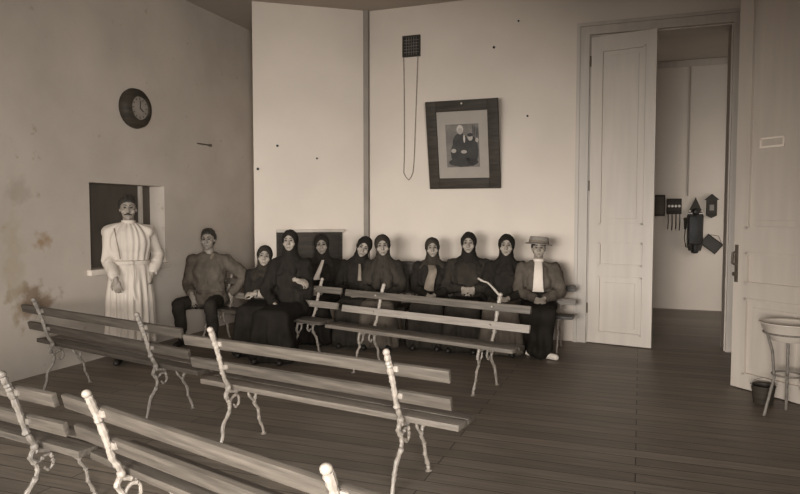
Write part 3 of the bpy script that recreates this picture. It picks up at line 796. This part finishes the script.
me = remesh(q, .012, 4); noise_push(me, .009, 13); link('shirt_tail', me, C_shirt, p['o'], True, 0)
q = MB()
for e in (-1, 1): q.cap(p['NB'] + V((e * .06, -.045, .01)), .02, p['C'] + V((0, -.135, .10)), .010, 8)
q.build('shirt_collar', C_mid, p['o'])
q = MB(); q.box(-.012, .012, -.006, .006, -.12, .10); cc = p['C'] + V((0, -.140, .02)); q.v = [cc + v for v in q.v]; q.build('button_placket', C_grey, p['o'])
q = MB(); q.cap(H + V((0, 0, .125)), .01, H + V((0, 0, .125)), .01)
make_hair(p, M_hair, .072, -.045, 1.07)

# --- women on the left bench
p = person('short woman in a black headscarf seated beside the man in the grey shirt', (-3.99, 6.37, 0), 14, top=1.175, yaw=14, lean=6, roll=6, coat=C_black, skirt=C_black, scarf=C_char, width=1.06, headk=1.06,
           hands={-1: V((.04, -.21, .66)), 1: V((-.03, -.22, .66))}, handdir={-1: (V((1, -.25, -.05)), V((0, -.7, 1))), 1: (V((-1, -.25, -.05)), V((0, -.7, 1)))})
for e in (-1, 1):
    d = (p['WR'][e] - p['EL'][e]).normalized(); w_ = p['WR'][e]; k = MB(); k.tube([w_ - d * .10, w_ - d * .012], [.050, .046], 14); k.build('pale_cuff', M_skin, p['o'])
p = person('tall woman in a black headscarf beside the short woman, one hand raised before her', (-3.60, 6.27, 0), 6, top=1.395, yaw=12, coat=C_black, skirt=C_black, scarf=C_black, width=.96, headk=.95,
           hands={-1: V((-.09, -.22, .57)), 1: V((.125, -.16, .835))}, poles={1: V((.2, .8, -1))}, handdir={1: (V((1, -.1, -.25)), V((0, -.5, 1)))})
# --- women along the corner
p = person('woman in a dark headscarf with a white kerchief end on her chest', (-3.67, 7.20, 0), 8, top=1.30, yaw=16, roll=-3, nod=6, lean=3, coat=C_black, skirt=C_black, scarf=C_char, headk=1.0, extra=dict(drape=0))
strip(p, [p['C'] + V((.055, -.16, .20)), p['C'] + V((.035, -.20, .11)), p['C'] + V((-.01, -.185, .01)), p['C'] + V((-.03, -.17, -.04))], .016, .042, M_white, 'kerchief', 'white kerchief end hanging on the chest')
p = person('woman with scarfed head tilted, left of the woman in the long shawl', (-3.20, 7.22, 0), 14, top=1.285, yaw=6, roll=20, nod=10, side=2, lean=2, coat=C_black, skirt=C_char, scarf=C_black, width=1.1, headk=1.03, extra=dict(drape=0))
strip(p, [p['C'] + V((.03, -.155, .17)), p['C'] + V((.035, -.185, .08)), p['C'] + V((.03, -.17, -.03))], .014, .024, C_mid, 'blouse_front', 'pale strip of blouse')
p = person('woman wrapped in a long dark shawl beside the solid chair back', (-2.88, 7.24, 0), 12, top=1.295, yaw=8, roll=-4, nod=4, lean=2, coat=C_char, skirt=C_grey, scarf=C_brown, width=1.02, headk=1.05, extra=dict(drape=.3, dropz=.12))
q = MB()
for e in (-1, 1): q.cap(p['NB'] + V((e * .05, .0, -.03)), .085, p['J'][e] + V((e * .01, -.03, -.16)), .09); q.cap(p['NB'] + V((e * .03, -.05, -.05)), .06, p['C'] + V((e * .07, -.12, -.10)), .055)
me = remesh(q, .011, 4); noise_push(me, .008, 15); link('shawl', me, C_brown, p['o'], True, 0)
# --- women on the back bench
p = person('woman in a dark headscarf with a grey shawl front, right of the chair back', (-2.315, 7.40, 0), 8, top=1.265, yaw=10, roll=-2, nod=3, coat=C_black, skirt=C_char, scarf=C_brown, width=1.06, headk=1.0, extra=dict(drape=0),
           hands={-1: V((-.02, -.25, .60)), 1: V((.06, -.25, .60))})
strip(p, [p['NB'] + V((.0, -.10, -.03)), p['C'] + V((.03, -.185, .10)), p['C'] + V((.0, -.20, -.02)), p['C'] + V((-.02, -.18, -.13))], .045, .060, C_mid, 'shawl_front', 'grey patterned shawl front', .02)
p = person('upright woman in a black headscarf with pale folded hands on her lap', (-1.88, 7.42, 0), 6, top=1.335, yaw=4, coat=C_char, skirt=C_char, scarf=C_black, width=1.1, headk=1.0, extra=dict(drape=0),
           hands={-1: V((-.035, -.21, .685)), 1: V((.085, -.21, .685))}, handdir={-1: (V((1, -.3, -.15)), V((0, -.8, .7))), 1: (V((-1, -.3, -.15)), V((0, -.8, .7)))})
p = person('woman in a black headscarf seated next to the woman in the straw hat', (-1.44, 7.42, 0), 4, top=1.31, yaw=4, roll=2, coat=C_black, skirt=C_grey, scarf=C_black, width=1.02, headk=1.02, extra=dict(drape=.3))
# --- woman in the straw hat
p = person('woman in a flat straw hat and white blouse at the right end of the bench', (-1.07, 7.42, 0), 8, top=1.285, yaw=2, toes={-1: V((-.05, -.14, 0)), 1: V((.16, -.08, 0))}, coat=C_grey, skirt=C_black, width=1.05, headk=.95, extra=dict(shoes=M_white, slv=1.15),
           hands={-1: V((-.03, -.25, .615)), 1: V((.07, -.25, .615))}, feet={-1: V((-.05, -.22, .085)), 1: V((.03, -.46, .085))})
make_hair(p, M_hair, .058, -.04, 1.04, nape=-.09)
strip(p, [p['NB'] + V((0, -.075, .03)), p['C'] + V((.0, -.165, .14)), p['C'] + V((.0, -.20, .03)), p['C'] + V((.0, -.175, -.07)), p['C'] + V((0, -.16, -.10))], .040, .064, M_white, 'blouse', 'white blouse front')
q = MB(); q.lathe([(.052, -.02), (.064, -.02), (.062, .045), (.052, .045)], c=p['NB'] + V((0, -.004, .01)), seg=20); q.build('high_collar', M_white, p['o'])
q = MB(); H = p['H']; q.rings([[V((math.cos(a) * rx, math.sin(a) * ry - .01, z + H.z)) for a in [2 * PI * k / 32 for k in range(32)]] for rx, ry, z in ((.15, .13, .08), (.184, .158, .085), (.178, .155, .165), (.15, .13, .17))]); q.build('waistband', C_black, p['o'])
hm = p['HM'] @ Matrix.Rotation(R(5), 3, 'Y') @ Matrix.Rotation(R(-4), 3, 'X'); hc = p['hp'](0, .008, .060)
hat = MB(); hat.lathe([(.0, .0), (.150, -.010), (.155, -.002), (.11, .008), (.0, .01)], c=hc, seg=40, M=hm)
ho = hat.build('straw_hat', C_straw, p['o'])
MB().lathe([(.0, .0), (.112, .005), (.107, .066), (.097, .078), (0, .081)], c=hc, seg=36, M=hm).build('crown', C_straw, ho)
MB().lathe([(.105, .008), (.1145, .008), (.112, .034), (.105, .034)], c=hc, seg=36, M=hm).build('hat_band', C_mid, ho)

# ------------------------------------------------------------------ light
def area(name, loc, tgt, sx, sy, e, col=(1, .99, .97)):
    L = bpy.data.lights.new(name, 'AREA'); L.shape = 'RECTANGLE'; L.size = sx; L.size_y = sy; L.energy = e; L.color = col
    o = bpy.data.objects.new(name, L); COL.objects.link(o); o.location = loc
    o.rotation_euler = (V(tgt) - V(loc)).to_track_quat('-Z', 'Y').to_euler(); return o
for wx, tx, we, sp_ in ((-4.1, -4.3, 38, 60), (-1.9, -2.3, 52, 52), (-.7, .1, 48, 46)):
    a_ = area('window_light', (wx, YR + .15, 1.5), (tx, 8, -.45), 1.5, 1.4, we); a_.data.spread = R(sp_)
a_ = area('side_fill_light', (XR - .1, -1.2, 1.7), (XL, 7.2, 1.3), 1.4, 1.4, 120); a_.data.spread = R(64)  # added fill to brighten the left wall, not a known window
area('hall_fill_light', (2.9, 9.9, 1.7), (.7, 11.3, .8), 1.2, 1.6, 24)  # added fill to light the next room, its source unseen
wd_ = bpy.data.worlds.new('world'); scene.world = wd_; wd_.use_nodes = True
wd_.node_tree.nodes['Background'].inputs['Color'].default_value = (.5, .45, .38, 1); wd_.node_tree.nodes['Background'].inputs['Strength'].default_value = .2

# ------------------------------------------------------------------ camera
cam = bpy.data.cameras.new('camera'); co = bpy.data.objects.new('camera', cam); COL.objects.link(co)
cam.sensor_width = 36; cam.lens = 650 / 800 * 36; cam.clip_start = .05
yaw = math.atan(240 / 650); pitch = math.atan(34 / 650)
co.location = (0, 0, 1.55)
co.rotation_euler = (PI / 2 - pitch, 0, yaw)
scene.camera = co
scene.view_settings.view_transform = 'Standard'
scene.view_settings.look = 'None'
scene.view_settings.exposure = 0
